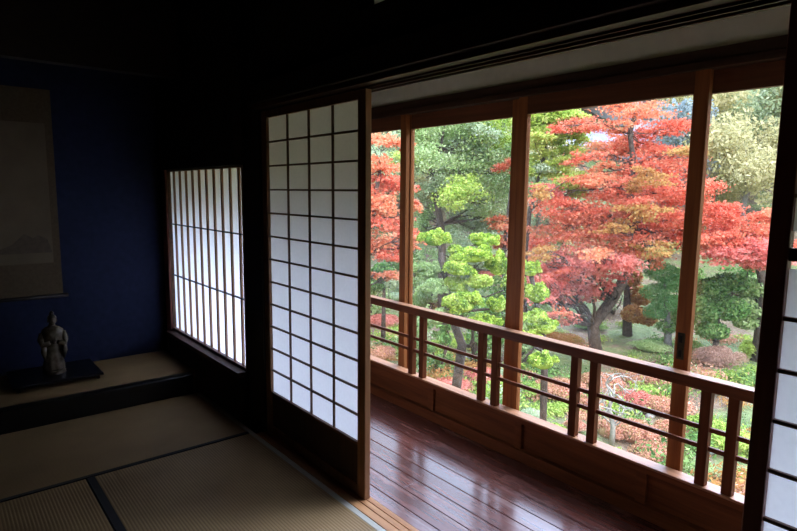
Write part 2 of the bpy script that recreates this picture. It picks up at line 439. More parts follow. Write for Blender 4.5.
# slatted window beside the alcove
w = empty('window_1', (0, 3.7, .27)); struct(w)
fr = MB().box(-.02, .03, 3.058, 3.066, .31, 1.50).box(-.02, .03, 4.338, 4.345, .31, 1.50).box(-.02, .03, 3.058, 4.345, 1.487, 1.50).box(-.02, .03, 3.058, 4.345, .30, .318)
fr.build('window_frame', M['shojih'], w)
sl = MB()
for i in range(10): y = 3.132 + i * .1235; sl.box(-.009, .002, y - .010, y + .010, .318, 1.487)
sl.build('slats', M['slat'], w)
MB().box(-.014, -.002, 3.066, 4.338, 1.102, 1.110).box(-.014, -.002, 3.066, 4.338, .722, .730).build('crossbars', M['darkwoody'], w)
MB().quad((.003, 3.062, .31), (.003, 4.341, .31), (.003, 4.341, 1.49), (.003, 3.062, 1.49)).build('paper', M['paper2'], w)
B(-.075, .03, 3.058, 4.345, .272, .300).build('window_sill', M['pale'] if False else M['lintel'], w, bevel=.002)

# ------------------------------------------------------------------ sliding paper screens
def shoji(y0, y1, x, label, ys, rows, fm, slot=False, stile=.057):
    root = empty('shoji_screen', (x, (y0 + y1) / 2, .001)); tag(root, label, 'sliding screen', 'sliding paper screens on the veranda side')
    B(x, x + .03, y0, y0 + stile, .001, 1.772).build('stile', M[fm], root, bevel=.003)
    B(x, x + .03, y1 - stile, y1, .001, 1.772).build('stile', M[fm], root, bevel=.003)
    B(x + .003, x + .027, y0 + stile, y1 - stile, 1.735, 1.772).build('top_rail', M[fm], root)
    B(x + .003, x + .027, y0 + stile, y1 - stile, .001, .05).build('bottom_rail', M[fm], root)
    B(x + .003, x + .027, y0 + stile, y1 - stile, .236, .250).build('middle_rail', M['shojih'], root)
    B(x + .010, x + .018, y0 + stile, y1 - stile, .05, .236).build('bottom_board', M['koshi'], root)
    lat = MB()
    for yy in ys: lat.box(x + .008, x + .016, yy - .0055, yy + .0055, .250, 1.735)
    for z in rows:
        h = .0045 if not (slot and abs(z - 1.236) < .01) else .014
        lat.box(x + .006, x + .0155, y0 + stile, y1 - stile, z - h, z + h)
    lat.build('lattice', M['shojih'], root)
    pp = MB(); X = x + .0165
    def q(a, b): pp.quad((X, y0 + stile, a), (X, y1 - stile, a), (X, y1 - stile, b), (X, y0 + stile, b))
    if slot: q(.250, 1.205); q(1.285, 1.735)
    else: q(.250, 1.735)
    pp.build('paper', M['paper'], root)
    return root
rows = [.250 + .1237 * i for i in range(1, 12)]
shoji(1.908, 2.846, 0.0, 'brown framed paper sliding screen standing left of the opening, all of its grid in view', [1.965 + .2055 * i for i in (1, 2, 3)], rows, 'shojiw')
shoji(-.52, .436, 0.0, 'dark red framed paper sliding screen cut off by the right edge of the photo', [-.463 + .2145 * i for i in (1, 2, 3)], [.866 - .1155 * 5, .866 - .1155 * 4, .866 - .1155 * 3, .866 - .1155 * 2, .866 - .1155, .866, .981, 1.097, 1.236, 1.36, 1.48, 1.60], 'shojidark', slot=True, stile=.040)

# transom screen above the lintel, mostly out of the frame
t = empty('transom_screen', (0, .6, 2.06)); tag(t, 'pale transom screen high above the opening, only its lower corner in view', 'transom')
MB().box(0, .02, 1.872, 1.90, 2.06, 2.45).box(0, .02, -.7, -.68, 2.06, 2.45).box(0, .02, -.68, 1.872, 2.43, 2.45).box(0, .02, -.68, 1.872, 2.06, 2.068).build('frame', M['darkwood'], t)
tb = MB()
for i in range(14): y = 1.775 - i * .17; tb.box(.0, .012, y - .006, y + .006, 2.068, 2.43)
tb.build('lattice', M['darkwood'], t)
MB().quad((.014, -.68, 2.066), (.014, 1.874, 2.066), (.014, 1.874, 2.432), (.014, -.68, 2.432)).build('paper', M['paper'], t)

# ------------------------------------------------------------------ veranda
pl = MB()
xs = [.040, .107] + [.107 + .0985 * i for i in range(1, 8)]
xs[-1] = .86
for i in range(len(xs) - 1):
    ys = [-2.0] + sorted(RNG.uniform(-1.6, 4.2, 1)) + [4.55]
    for a, b in zip(ys[:-1], ys[1:]): pl.box(xs[i] + .0022, xs[i + 1] - .0022, a + .001, b - .001, -.03, -.001)
struct(pl.build('floor_veranda', M['plank'], bevel=.0012))
struct(B(.0, 1.06, -2.0, 4.55, -.20, -.031).build('floor_veranda_base', M['darkwoody']))

# low panelled wall under the railing
wl = MB().box(.866, .885, -2.0, 4.5, -.03, .215)
wl.box(.836, .867, -2.0, 4.5, -.03, .058).box(.845, .867, -2.0, 4.5, .196, .222)
struct(wl.build('wall_veranda', M['panel'], bevel=.002))
bt = MB(); y = -1.53
while y < 4.4: bt.box(.847, .867, y - .022, y + .022, .0585, .1955); y += .6545
struct(bt.build('trim_8', M['panel'], bevel=.001))
struct(B(.841, .908, -2.0, 4.5, .2215, .2325).build('trim_9', M['lit_top'], bevel=.003))

rl = empty('veranda_railing', (.87, 1.3, .2325)); tag(rl, 'reddish brown wooden railing running along the veranda windows', 'railing')
B(.842, .895, -1.9, 4.5, .615, .657).build('handrail', M['rail'], rl, bevel=.002)
B(.8425, .8945, -1.9, 4.5, .6572, .661).build('handrail_lit_top', M['lit_top'], rl, bevel=.0018)['label'] = 'worn top surface of the handrail, lightened for the sky light on it'  # thin layer added so the sky light shows as lighter wood
for i in range(-4, 8):
    yb = 1.438 + (i - 2) * .5775 + .5775
    for dy in (0, -.098):
        y1 = yb + dy
        if not -1.8 < y1 < 4.45: continue
        B(.850, .884, y1 - .019, y1 + .019, .2325, .616).build('baluster', M['railz'], rl, bevel=.002)
for z in (.462, .385):
    B(.861, .873, -1.9, 4.5, z - .009, z + .009).build('crossbar', M['rail'], rl, bevel=.001)

# glazed sliding sashes
def sash(n, y0, y1, x, handle=None):
    w = empty('window_%d' % n, (x, (y0 + y1) / 2, .0)); struct(w)
    st = .056
    f = MB().box(x, x + .03, y0, y0 + st, .0, 1.835).box(x, x + .03, y1 - st, y1, .0, 1.835)
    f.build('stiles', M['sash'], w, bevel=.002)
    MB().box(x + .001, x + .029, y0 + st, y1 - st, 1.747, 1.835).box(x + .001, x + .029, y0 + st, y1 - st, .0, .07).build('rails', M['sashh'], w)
    B(x + .013, x + .016, y0 + st, y1 - st, .07, 1.747).build('pane', M['glass'], w)
    if handle:
        h = MB().box(x - .003, x + .002, handle - .014, handle + .014, .695, .805)
        hb = h.build('handle', M['brass'], w, bevel=.001)
        MB().box(x - .005, x + .0005, handle - .006, handle + .006, .705, .735).box(x - .005, x + .0005, handle - .006, handle + .006, .765, .795).build('finger_recess', M['lacquer'], hb).location = (0, 0, 0)
sash(2, 2.738, 3.60, .920)
sash(3, 1.885, 2.790, .957)
sash(4, .965, 1.872, .920, handle=.998)
sash(5, .085, 1.040, .957)
sash(6, -.82, .14, .920)
sash(7, -1.70, -.77, .957)
sash(8, 3.55, 4.48, .957)
hd = MB().box(.905, .995, -2.0, 4.5, 1.832, 1.862).box(.915, .99, -2.0, 4.5, 1.862, 1.908)
struct(hd.build('trim_10', M['lintel'], bevel=.003))
struct(B(.930, .985, -2.0, 4.5, 1.908, 2.32).build('wall_veranda_upper', M['plaster']))
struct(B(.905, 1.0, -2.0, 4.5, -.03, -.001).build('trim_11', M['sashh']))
struct(B(.06, 1.28, -2.05, 4.6, 2.32, 2.36).build('ceiling_veranda', M['ceil']))
struct(MB().box(.05, 1.0, 4.5, 4.56, -.2, 2.32).box(.05, 1.0, -2.06, -2.0, -.2, 2.32).build('wall_veranda_end', M['darkwall']))
struct(MB().box(.9, 1.0, -2.0, 4.6, -3.2, -.20).build('wall_outer', M['exwall']))
# house body and roof, so that the house shades its own garden
rf = MB()
rf.quad((1.4, -2.6, 2.40), (1.4, 5.2, 2.40), (-2.2, 5.2, 3.6), (-2.2, -2.6, 3.6)); rf.quad((-2.2, -2.6, 3.6), (-2.2, 5.2, 3.6), (-6, 5.2, 2.5), (-6, -2.6, 2.5))
rf.quad((1.4, -2.6, 2.37), (-2.2, -2.6, 3.55), (-2.2, 5.2, 3.55), (1.4, 5.2, 2.37))
struct(rf.build('roof', M['roof']))
struct(MB().box(-4.7, .9, 4.57, 4.66, -3.2, 2.6).box(-4.7, .9, -2.15, -2.06, -3.2, 2.6).box(-4.75, -4.62, -2.1, 4.6, -3.2, 2.6).build('wall_house_shell', M['exwall']))

# ------------------------------------------------------------------ alcove objects
sc = empty('hanging_scroll', (-1.0, 4.43, .62)); tag(sc, 'brown hanging picture scroll on the indigo alcove wall, at the left edge', 'hanging scroll')
B(-1.30, -.718, 4.440, 4.444, .640, 2.00).build('mounting', M['scroll'], sc)
B(-1.255, -.762, 4.4365, 4.4395, .86, 1.78).build('painting', M['scrollp'], sc)
ink = MB()
ink.quad((-.765, 4.4358, .93), (-.79, 4.4358, 1.02), (-.84, 4.4358, 1.05), (-.87, 4.4358, 1.03), (-.92, 4.4358, 1.06), (-.99, 4.4358, .99), (-1.06, 4.4358, .96), (-1.06, 4.4358, .93))
ink.build('brush_marks', M['ink'], sc)
MB().tube([(-1.33, 4.43, .632), (-.69, 4.43, .632)], .013, 12).build('roller', M['darkwoody'], sc, smooth=True)

st = empty('statue_stand', (-.82, 4.2, .125)); tag(st, 'low black lacquered stand with flared ends on the alcove floor', 'stand')
MB().box(-1.08, -.585, 4.00, 4.40, .150, .166).build('top_board', M['lacquer'], st, bevel=.003)
for x0 in (-1.06, -.622):
    MB().box(x0, x0 + .018, 4.02, 4.38, .1255, .150).build('leg', M['lacquer'], st)

# robed standing figure
def statue():
    bx, by, bz = -.832, 4.19, .1665
    root = empty('statue', (bx, by, bz)); tag(root, 'small glazed pottery statue of a robed standing figure on the black stand', 'statue')
    B0 = MB().lathe([(.064, 0), (.068, .006), (.066, .02), (.058, .026), (.0, .0261)], 28, (bx, by, bz))
    B0.build('plinth', M['ceramic'], root, smooth=False)
    def folds(x, y, z, an):
        k = max(0, 1 - z / .20)
        f = 1 + .07 * k * math.sin(9 * an + 12 * z) + .03 * math.sin(5 * an - 20 * z)
        return x * f * 1.08, y * f * .78
    prof = [(.050, .0), (.058, .012), (.056, .04), (.050, .08), (.047, .12), (.049, .155), (.054, .185), (.058, .215), (.060, .245), (.056, .268), (.040, .283), (.022, .292), (.017, .300), (.017, .312)]
    MB().lathe(prof, 40, (bx, by, bz + .02), folds).build('robed_body', M['ceramic'], root, smooth=True)
    hd = MB().ball((bx + .003, by - .004, bz + .347), (.023, .026, .031))
    hd.ball((bx + .003, by - .030, bz + .344), (.005, .006, .007), 8, 6)
    for s in (-1, 1): hd.ball((bx + .003 + s * .024, by, bz + .344), (.004, .006, .011), 8, 6)
    hd.build('head', M['ceramic'], root, smooth=True)
    h = MB().ball((bx + .003, by + .004, bz + .362), (.026, .028, .024)).ball((bx + .003, by + .002, bz + .392), (.013, .013, .017))
    h.build('topknot_hair', M['brass'], root, smooth=True)
    for s in (-1, 1):
        pts = [(bx + s * .056, by, bz + .268), (bx + s * .068, by - .012, bz + .225), (bx + s * .058, by - .034, bz + .195), (bx + s * .022, by - .052, bz + .212)]
        MB().tube(pts, [.019, .021, .022, .014], 12).build('sleeved_arm', M['ceramic'], root, smooth=True)
        sl = [(bx + s * .056, by - .036, bz + .200), (bx + s * .058, by - .036, bz + .15), (bx + s * .054, by - .034, bz + .10)]
        MB().tube(sl, [.014, .018, .006], 10).build('hanging_sleeve', M['ceramic'], root, smooth=True)
    hn = MB().ball((bx, by - .056, bz + .216), (.014, .009, .012), 10, 8)
    for k in range(4): hn.tube([(bx - .010 + .006 * k, by - .062, bz + .22), (bx - .008 + .005 * k, by - .068, bz + .232), (bx - .006 + .004 * k, by - .066, bz + .243)], [.003, .0028, .002], 6)
    hn.build('hands', M['ceramic'], root, smooth=True)
statue()

# ================================================================== THE GARDEN
GZ = -2.95
FH = np.array([math.sin(YAW), math.cos(YAW)]); RH = np.array([math.cos(YAW), -math.sin(YAW)])
def gh(x, y):
    d = (x + 1.4) * FH[0] + y * FH[1]; s = (x + 1.4) * RH[0] + y * RH[1]
    z = GZ + .12 * math.sin(x * .9) * math.cos(y * .7) + .05 * math.sin(x * 2.3 + y * 1.7)
    q = min(max((abs(s) / max(abs(d), 1) - .8) / .6, 0), 1)  # unseen slopes at the sides, raised to block low sky light
    rr = math.hypot(max(d, 0), s * .9) if q > 0 else d
    d = d + (rr - d) * q
    if d > 19: z += (19 + 26 * q) * (1 - math.exp(-((d - 19) / 34) ** 1.25)) * (1 + .12 * math.sin(s * .13))
    return z
def ground(px, py, off=0.0):
    """point where the view through (px, py) meets the garden"""
    lo, hi = 2.0, 120.0
    for _ in range(50):
        m = (lo + hi) / 2; p = at(px, py, m)
        if p[2] > gh(p[0], p[1]): lo = m
        else: hi = m
    p = at(px, py, lo); return np.array([p[0], p[1], gh(p[0], p[1]) + off]), lo

gm, t_, out_ = nodes('garden_ground')
p_ = N(t_, 'ShaderNodeBsdfPrincipled', Roughness=.95); tc_ = N(t_, 'ShaderNodeTexCoord')
n1 = N(t_, 'ShaderNodeTexNoise', Scale=.55, Detail=8.0, Roughness=.7); n2 = N(t_, 'ShaderNodeTexNoise', Scale=9.0, Detail=6.0)
for q in (n1, n2): t_.links.new(tc_.outputs['Object'], q.inputs['Vector'])
c1 = ramp(t_, n1.outputs[0], [(.34, (.07, .11, .03)), (.46, (.14, .18, .06)), (.54, (.18, .13, .08)), (.66, (.13, .085, .05))])
c2 = ramp(t_, n2.outputs[0], [(.3, (.6, .6, .6)), (.7, (1.2, 1.2, 1.15))])
mx = N(t_, 'ShaderNodeMix', data_type='RGBA', blend_type='MULTIPLY'); mx.inputs[0].default_value = .8
t_.links.new(c1, mx.inputs[6]); t_.links.new(c2, mx.inputs[7]); t_.links.new(mx.outputs[2], p_.inputs['Base Color'])
bb_ = N(t_, 'ShaderNodeBump', Strength=.8, Distance=.08); t_.links.new(n2.outputs[0], bb_.inputs['Height']); t_.links.new(bb_.outputs[0], p_.inputs['Normal'])
t_.links.new(p_.outputs[0], out_.inputs[0])

def grid(name, d0, d1, nd, w0, w1, ns):
    V = []; F = []
    for i in range(nd + 1):
        d = d0 + (d1 - d0) * i / nd; w_ = w0 + (w1 - w0) * i / nd
        for j in range(ns + 1):
            s = -w_ + 2 * w_ * j / ns
            x = -1.4 + FH[0] * d + RH[0] * s; y = FH[1] * d + RH[1] * s
            V.append((x, y, gh(x, y)))
    for i in range(nd):
        for j in range(ns):
            a = i * (ns + 1) + j; F.append((a, a + 1, a + ns + 2, a + ns + 1))
    m = MB(); m.v = V; m.f = F
    return m.build(name, gm, smooth=True)
struct(grid('ground', -45, 130, 150, 130, 170, 110))

def trunk_up(base, tops, r):
    pts = [np.asarray(base) - np.array([0, 0, .15])] + [np.asarray(q) for q in tops]
    return pts, [r * (1 - .75 * i / (len(pts) - 1)) for i in range(len(pts))]

# --- big scarlet maple in the middle pane
b, d = ground(597, 352)
tr, ra = trunk_up(b, [at(593, 325, d), at(612, 300, d), at(628, 272, d), at(632, 235, d), at(628, 195, d), at(634, 165, d), at(630, 135, d), at(636, 108, d)], .19)
tree('maple_tree', 'large scarlet maple with a leaning dark trunk filling the widest window pane', 'tree', tr, ra, [
    (585, 128, 30, 8, d, 'red'), (640, 112, 34, 9, d, 'orange'), (672, 128, 26, 9, d, 'red'), (612, 150, 26, 10, d + 1, 'orange'),
    (655, 165, 38, 14, d, 'red'), (590, 178, 24, 10, d - 1, 'orange'), (625, 190, 44, 13, d, 'red'), (680, 190, 30, 16, d - 1, 'red'),
    (560, 206, 32, 11, d - 1, 'red'), (600, 216, 48, 13, d, 'red'), (660, 215, 40, 13, d - 1, 'red'), (640, 212, 26, 9, d - 2, 'brownor'), (548, 272, 26, 9, d, 'pinkred'), (575, 296, 20, 7, d, 'pinkred'), (640, 145, 26, 9, d + 1, 'red'), (670, 172, 24, 9, d + 1, 'red'), (570, 190, 22, 8, d + 1, 'red'), (650, 232, 30, 9, d + 1, 'red'), (585, 158, 16, 6, d - 1, 'red'), (612, 128, 18, 6, d, 'orange'), (610, 228, 18, 6, d - 2, 'brownor'), (680, 152, 20, 7, d - 1, 'brownor'), (545, 252, 18, 6, d - 2, 'brownor'), (650, 250, 20, 7, d - 2, 'brownor'),
    (555, 232, 34, 10, d, 'red'), (610, 240, 46, 12, d - 1, 'red'), (675, 240, 34, 13, d, 'red'), (700, 225, 26, 12, d, 'red'),
    (565, 256, 32, 10, d - 1, 'pinkred'), (590, 272, 36, 10, d - 1, 'pinkred'), (560, 284, 26, 9, d - 1, 'pinkred'), (612, 262, 30, 9, d - 2, 'pinkred'),
    (545, 300, 22, 7, d - 2, 'pinkred'), (594, 292, 16, 8, d - 1, 'pinkred'), (650, 180, 22, 8, d - 2, 'brownor'), (560, 318, 16, 6, d - 2, 'pinkred'),
], None, .092, 'maple', dens=.28, tilt=1.1, fill=2)
# --- second maple to the right
b, d = ground(752, 330); d = 15
b = np.array([*at(762, 300, 15)[:2], 0]); b[2] = gh(b[0], b[1])
tr, ra = trunk_up(b, [at(765, 290, 15), at(758, 262, 15), at(750, 235, 15), at(742, 210, 15)], .15)
tree('maple_tree', 'scarlet maple spreading low behind the narrow right hand pane', 'tree', tr, ra, [
    (715, 208, 22, 10, 15, 'red'), (735, 225, 30, 12, 15, 'red'), (760, 225, 22, 10, 15, 'orange'), (715, 238, 26, 11, 14, 'red'), (752, 247, 30, 13, 14, 'pinkred'),
    (722, 255, 28, 9, 14, 'pinkred'), (755, 262, 22, 8, 14, 'pinkred'), (785, 245, 22, 12, 15, 'red')], None, .095, 'maple', dens=.4, tilt=1.1, fill=2)
# --- orange maple at the left pane
b, d = ground(352, 330)
tr, ra = trunk_up(b, [at(355, 290, 13), at(362, 255, 13), at(372, 215, 13), at(380, 170, 13)], .16)
tree('maple_tree', 'orange red maple seen through the leftmost narrow pane', 'tree', tr, ra, [
    (385, 140, 22, 8, 13, 'orange'), (372, 165, 26, 10, 13, 'orange'), (392, 185, 22, 9, 13, 'red'), (375, 205, 28, 13, 12.5, 'orange'), (395, 225, 22, 10, 12.5, 'red'),
    (372, 240, 26, 12, 13, 'orange'), (392, 254, 20, 8, 12.5, 'red'), (386, 275, 14, 6, 13, 'orange'), (350, 190, 26, 16, 13, 'orange'), (345, 245, 24, 16, 13, 'red'), (414, 240, 12, 10, 12.5, 'orange'), (418, 205, 8, 8, 12.5, 'orange')],
    None, .10, 'maple', dens=.4, tilt=1.0, fill=1)
# --- small orange maple between the posts of pane two and three
b, d = ground(508, 300); b = np.array([*at(506, 300, 18)[:2], 0]); b[2] = gh(b[0], b[1])
tr, ra = trunk_up(b, [at(506, 290, 18), at(503, 255, 18), at(508, 215, 18), at(513, 165, 18)], .12)
tree('maple_tree', 'slender orange maple half hidden behind the thick double window post', 'tree', tr, ra, [
    (510, 165, 12, 8, 18, 'red'), (498, 222, 20, 8, 18, 'orange'), (504, 242, 18, 10, 18, 'orange'), (538, 240, 20, 10, 18, 'red'), (536, 265, 16, 10, 18, 'pinkred'), (490, 255, 12, 7, 18, 'brownor'), (520, 262, 14, 8, 18, 'red')],
    None, .14, 'maple', dens=.4, tilt=.9)

# --- green tree of pane two
b = np.array([*at(442, 300, 19)[:2], 0]); b[2] = gh(b[0], b[1])
tr, ra = trunk_up(b, [at(442, 250, 19), at(441, 225, 19), at(436, 200, 19), at(432, 175, 19), at(440, 150, 19), at(446, 120, 19)], .15)
tree('broadleaf_tree', 'fresh green broadleaf tree with forking dark limbs behind the second pane', 'tree', tr, ra, [
    (425, 130, 26, 12, 19, 'green'), (465, 135, 30, 13, 19, 'green'), (500, 132, 24, 14, 19, 'ygreen'), (425, 158, 22, 12, 18, 'green'), (462, 165, 28, 13, 19, 'green'),
    (500, 168, 26, 14, 19, 'green'), (425, 192, 18, 9, 19, 'fern'), (458, 192, 26, 11, 18, 'ygreen'), (492, 198, 26, 12, 19, 'green'), (470, 218, 22, 9, 20, 'fern'),
    (420, 222, 14, 8, 20, 'green'), (505, 215, 16, 9, 20, 'fern'), (486, 112, 36, 14, 19, 'ygreen'), (440, 108, 30, 12, 19, 'green'), (480, 150, 30, 16, 20, 'fern'), (448, 178, 26, 14, 20, 'hillolive')],
    None, .10, 'oval', dens=.30, bark='bark', tilt=1.3, fill=3, thick=1.5)
# --- yellow green tree of pane three
b = np.array([*at(524, 320, 17)[:2], 0]); b[2] = gh(b[0], b[1])
tr, ra = trunk_up(b, [at(524, 290, 17), at(525, 250, 17), at(530, 210, 17), at(542, 165, 17), at(550, 130, 17)], .12)
tree('broadleaf_tree', 'yellow green feathery tree at the upper left of the widest pane', 'tree', tr, ra, [
    (552, 112, 26, 12, 17, 'ygreen'), (558, 170, 22, 12, 17, 'ygreen'), (548, 118, 22, 11, 17, 'ygreen'), (566, 128, 18, 9, 17, 'ygreen'), (545, 142, 20, 11, 17, 'ygreen'), (566, 152, 16, 9, 17, 'ygreen'), (543, 168, 18, 9, 17, 'fern'), (570, 182, 16, 10, 16, 'ygreen'), (548, 190, 14, 7, 17, 'ygreen'), (540, 105, 26, 10, 17, 'ygreen')],
    None, .10, 'oval', dens=.6, tilt=1.2, fill=2)

# --- russet hanging tree and straight trunk
b, d = ground(628, 335)
tr, ra = trunk_up(b, [at(627, 310, d), at(627, 280, d), at(629, 250, d)], .16)
tree('conifer_tree', 'russet drooping tree with a straight brown trunk beside the leaning maple trunk', 'tree', tr, ra, [
    (632, 278, 10, 9, d, 'brownor'), (640, 296, 12, 10, d, 'brownor'), (634, 314, 13, 9, d - .5, 'brownor'), (648, 318, 9, 8, d - .5, 'brownor')], None, .12, 'oval', dens=.6, layer=False)
# --- soft green pine
b, d = ground(668, 348)
tr, ra = trunk_up(b, [at(668, 325, d), at(666, 300, d), at(664, 275, d)], .12)
tree('pine_tree', 'soft green pine behind the window stile with the pull handle', 'tree', tr, ra, [
    (662, 272, 18, 9, d, 'pine'), (676, 284, 18, 9, d, 'pine'), (655, 292, 15, 8, d, 'pine'), (672, 304, 20, 9, d, 'pine'), (655, 312, 12, 7, d, 'pine'), (684, 318, 14, 9, d, 'dark'), (668, 326, 12, 7, d, 'dark')], None, .14, 'tuft', dens=1.0, layer=False, bark='barkgrey')
# --- evergreens of the right pane
b, d = ground(715, 362)
tr, ra = trunk_up(b, [at(716, 340, d), at(718, 315, d), at(722, 290, d)], .10)
tree('evergreen_tree', 'dark small leaved evergreen in the right hand pane, in front of the right maple', 'tree', tr, ra, [
    (712, 288, 16, 10, d, 'dark'), (730, 282, 18, 9, d, 'dark'), (705, 310, 16, 11, d, 'dark'), (728, 308, 20, 12, d, 'dark'), (712, 330, 16, 9, d, 'dark')], None, .11, 'oval', dens=.7, layer=False)
b, d = ground(757, 360)
tr, ra = trunk_up(b, [at(758, 340, d), at(757, 315, d), at(756, 292, d)], .10)
tree('evergreen_tree', 'bright mid green evergreen at the far right of the right hand pane', 'tree', tr, ra, [
    (754, 288, 18, 10, d, 'green'), (742, 304, 13, 9, d, 'green'), (760, 312, 18, 10, d, 'green'), (746, 322, 13, 7, d, 'green'), (785, 300, 20, 16, d, 'green')], None, .11, 'oval', dens=.7, layer=False)
b, d = ground(383, 305); d = min(d, 16)
b = np.array([*at(383, 300, 16)[:2], 0]); b[2] = gh(b[0], b[1])
tr, ra = trunk_up(b, [at(384, 295, 16), at(384, 282, 16)], .08)
tree('evergreen_tree', 'grey green rounded evergreen low in the leftmost pane', 'tree', tr, ra, [(382, 272, 12, 9, 16, 'dark'), (392, 282, 9, 7, 16, 'fern'), (376, 284, 10, 8, 16, 'dark')], None, .12, 'oval', dens=.6, layer=False)

# --- cloud pruned trees: bare limbs carrying lime pads
def cloud_tree(label, tr, ra, pads, size):
    root = empty('cloud_pruned_tree', tr[0]); tag(root, label, 'tree')
    MB().tube(tr, ra, 9).build('trunk', M['bark'], root, smooth=True)
    for (px, py, rx, ry, d, mk) in pads:
        c = at(px, py, d); s = d / FPX; R = np.array([rx * s, rx * s * .9, ry * s])
        i = min(range(len(tr)), key=lambda k: np.linalg.norm(tr[k] - c) + (2 if tr[k][2] > c[2] else 0))
        MB().tube(curve_pts(tr[i], c - np.array([0, 0, R[2] * .4]), 5, .10, -.05), [max(ra[i] * .5 * (1 - .12 * j), .012) for j in range(6)], 6).build('limb', M['bark'], root, smooth=True)
        ry *= 1.6; R = R * np.array([1.08, 1.08, 1.6]); n = int(120 * rx * ry * (s / size) ** 2)
        # lumpy pad: many small cushions over a dome, flat underside
        K = 22; a = RNG.uniform(0, 2 * math.pi, K); q = np.sqrt(RNG.uniform(0, 1, K)) * .72
        cs = c + np.stack([np.cos(a) * q * R[0], np.sin(a) * q * R[1], (1 - q ** 2) * R[2] * .45 - R[2] * .2], 1)
        idx = RNG.integers(0, K, n); dd = RNG.normal(size=(n, 3)); dd /= np.linalg.norm(dd, axis=1, keepdims=True); dd[:, 2] = np.abs(dd[:, 2]) * 1.2 - .35
        cs = cs + RNG.normal(size=(K, 3)) * R * np.array([.12, .12, .16])
        pts = cs[idx] + dd * np.array([R[0] * .24, R[1] * .24, R[2] * .40]) * RNG.uniform(.55, 1.15, (n, 1))
        nr = RNG.normal(size=(n, 3)) * .8 + dd
        core = MB().ball(c - np.array([0, 0, R[2] * .1]), R * np.array([.6, .6, .38]), 12, 8)
        core.v = [tuple(np.array(v) - np.array(root.location)) for v in core.v]
        me = leaf_mesh('foliage_pad', pts - np.array(root.location), nr, size, 'oval', M[mk], core)
        o = bpy.data.objects.new('foliage_pad', me); COL.objects.link(o); o.parent = root
b, _ = ground(448, 372)
D = 9.6
tr = [np.array([*at(450, 380, D)[:2], GZ]), at(462, 345, D), at(449, 310, D), at(446, 285, D), at(443, 268, D), at(441, 252, D)]
cloud_tree('large cloud pruned tree with many lime green pads in the second pane', tr, [.09, .08, .07, .06, .05, .03], [
    (435, 239, 17, 9, D, 'lime'), (482, 241, 18, 7, D + .6, 'lime'), (473, 256, 28, 8, D, 'lime'), (458, 269, 20, 8, D - .3, 'lime'), (427, 272, 18, 9, D, 'green'),
    (498, 266, 16, 12, D + .3, 'lime'), (430, 288, 16, 8, D - .4, 'green'), (456, 286, 14, 8, D - .2, 'ygreen'), (478, 283, 17, 7, D - .3, 'ygreen'), (461, 304, 22, 11, D - .7, 'lime'),
    (497, 306, 13, 8, D - .5, 'lime'), (420, 302, 12, 9, D, 'green'), (508, 285, 9, 9, D, 'lime'), (435, 318, 18, 8, D - .8, 'green'), (485, 322, 18, 6, D - .8, 'lime')], .038)
D = 9.0
tr = [np.array([*at(545, 395, D)[:2], GZ]), at(545, 350, D), at(540, 320, D), at(534, 290, D), at(531, 270, D)]
cloud_tree('smaller cloud pruned tree with lime pads right of the double window post', tr, [.06, .055, .05, .04, .025], [
    (530, 270, 11, 8, D, 'lime'), (537, 295, 15, 10, D, 'lime'), (536, 318, 15, 7, D - .2, 'lime'), (545, 328, 16, 7, D - .3, 'lime'), (520, 285, 8, 7, D, 'lime'), (528, 338, 16, 8, D - .4, 'lime'), (543, 362, 17, 9, D - .8, 'lime')], .038)

# --- shrubs: clipped mounds
def mound(name, px, py, r, ry, mk, label, cat='shrub', size=.04, kind='oval', core='bark', dens=1.0, group=None):
    if mk in ('azalea', 'azred'): r *= 1.3; ry *= 1.35
    b, d = ground(px, py + ry * .6); s = d / FPX; R = np.array([r * s, r * s, max(ry * s * 1.3, .12)])
    root = empty(name, b); tag(root, label, cat, group)
    K = 26; a = RNG.uniform(0, 2 * math.pi, K); q = np.sqrt(RNG.uniform(0, 1, K)) * .75
    cs = np.stack([np.cos(a) * q * R[0], np.sin(a) * q * R[1], np.sqrt(1 - q ** 2) * R[2] * .62], 1)
    n = int(dens * 70 * r * ry * (s / size) ** 2)
    idx = RNG.integers(0, K, n); dd = RNG.normal(size=(n, 3)); dd /= np.linalg.norm(dd, axis=1, keepdims=True); dd[:, 2] = np.abs(dd[:, 2]) * 1.2 - .5
    pts = cs[idx] + dd * R * np.array([.30, .30, .34]) * RNG.uniform(.5, 1.2, (n, 1)); pts[:, 2] = np.maximum(pts[:, 2], .01)
    solid = MB().ball((0, 0, R[2] * .25), R * np.array([.62, .62, .45]), 12, 8)
    me = leaf_mesh('foliage', pts, dd + RNG.normal(size=(n, 3)) * .6, size, kind, M[mk], solid)
    o = bpy.data.objects.new('foliage', me); COL.objects.link(o); o.parent = root
    st = MB()
    for k in range(K): st.tube(curve_pts((0, 0, -.05), cs[k], 4, .08), [.022, .016, .012, .009, .005], 4)
    st.build('stems', M[core], root, origin=(0, 0, 0)).location = (0, 0, 0)
    return root
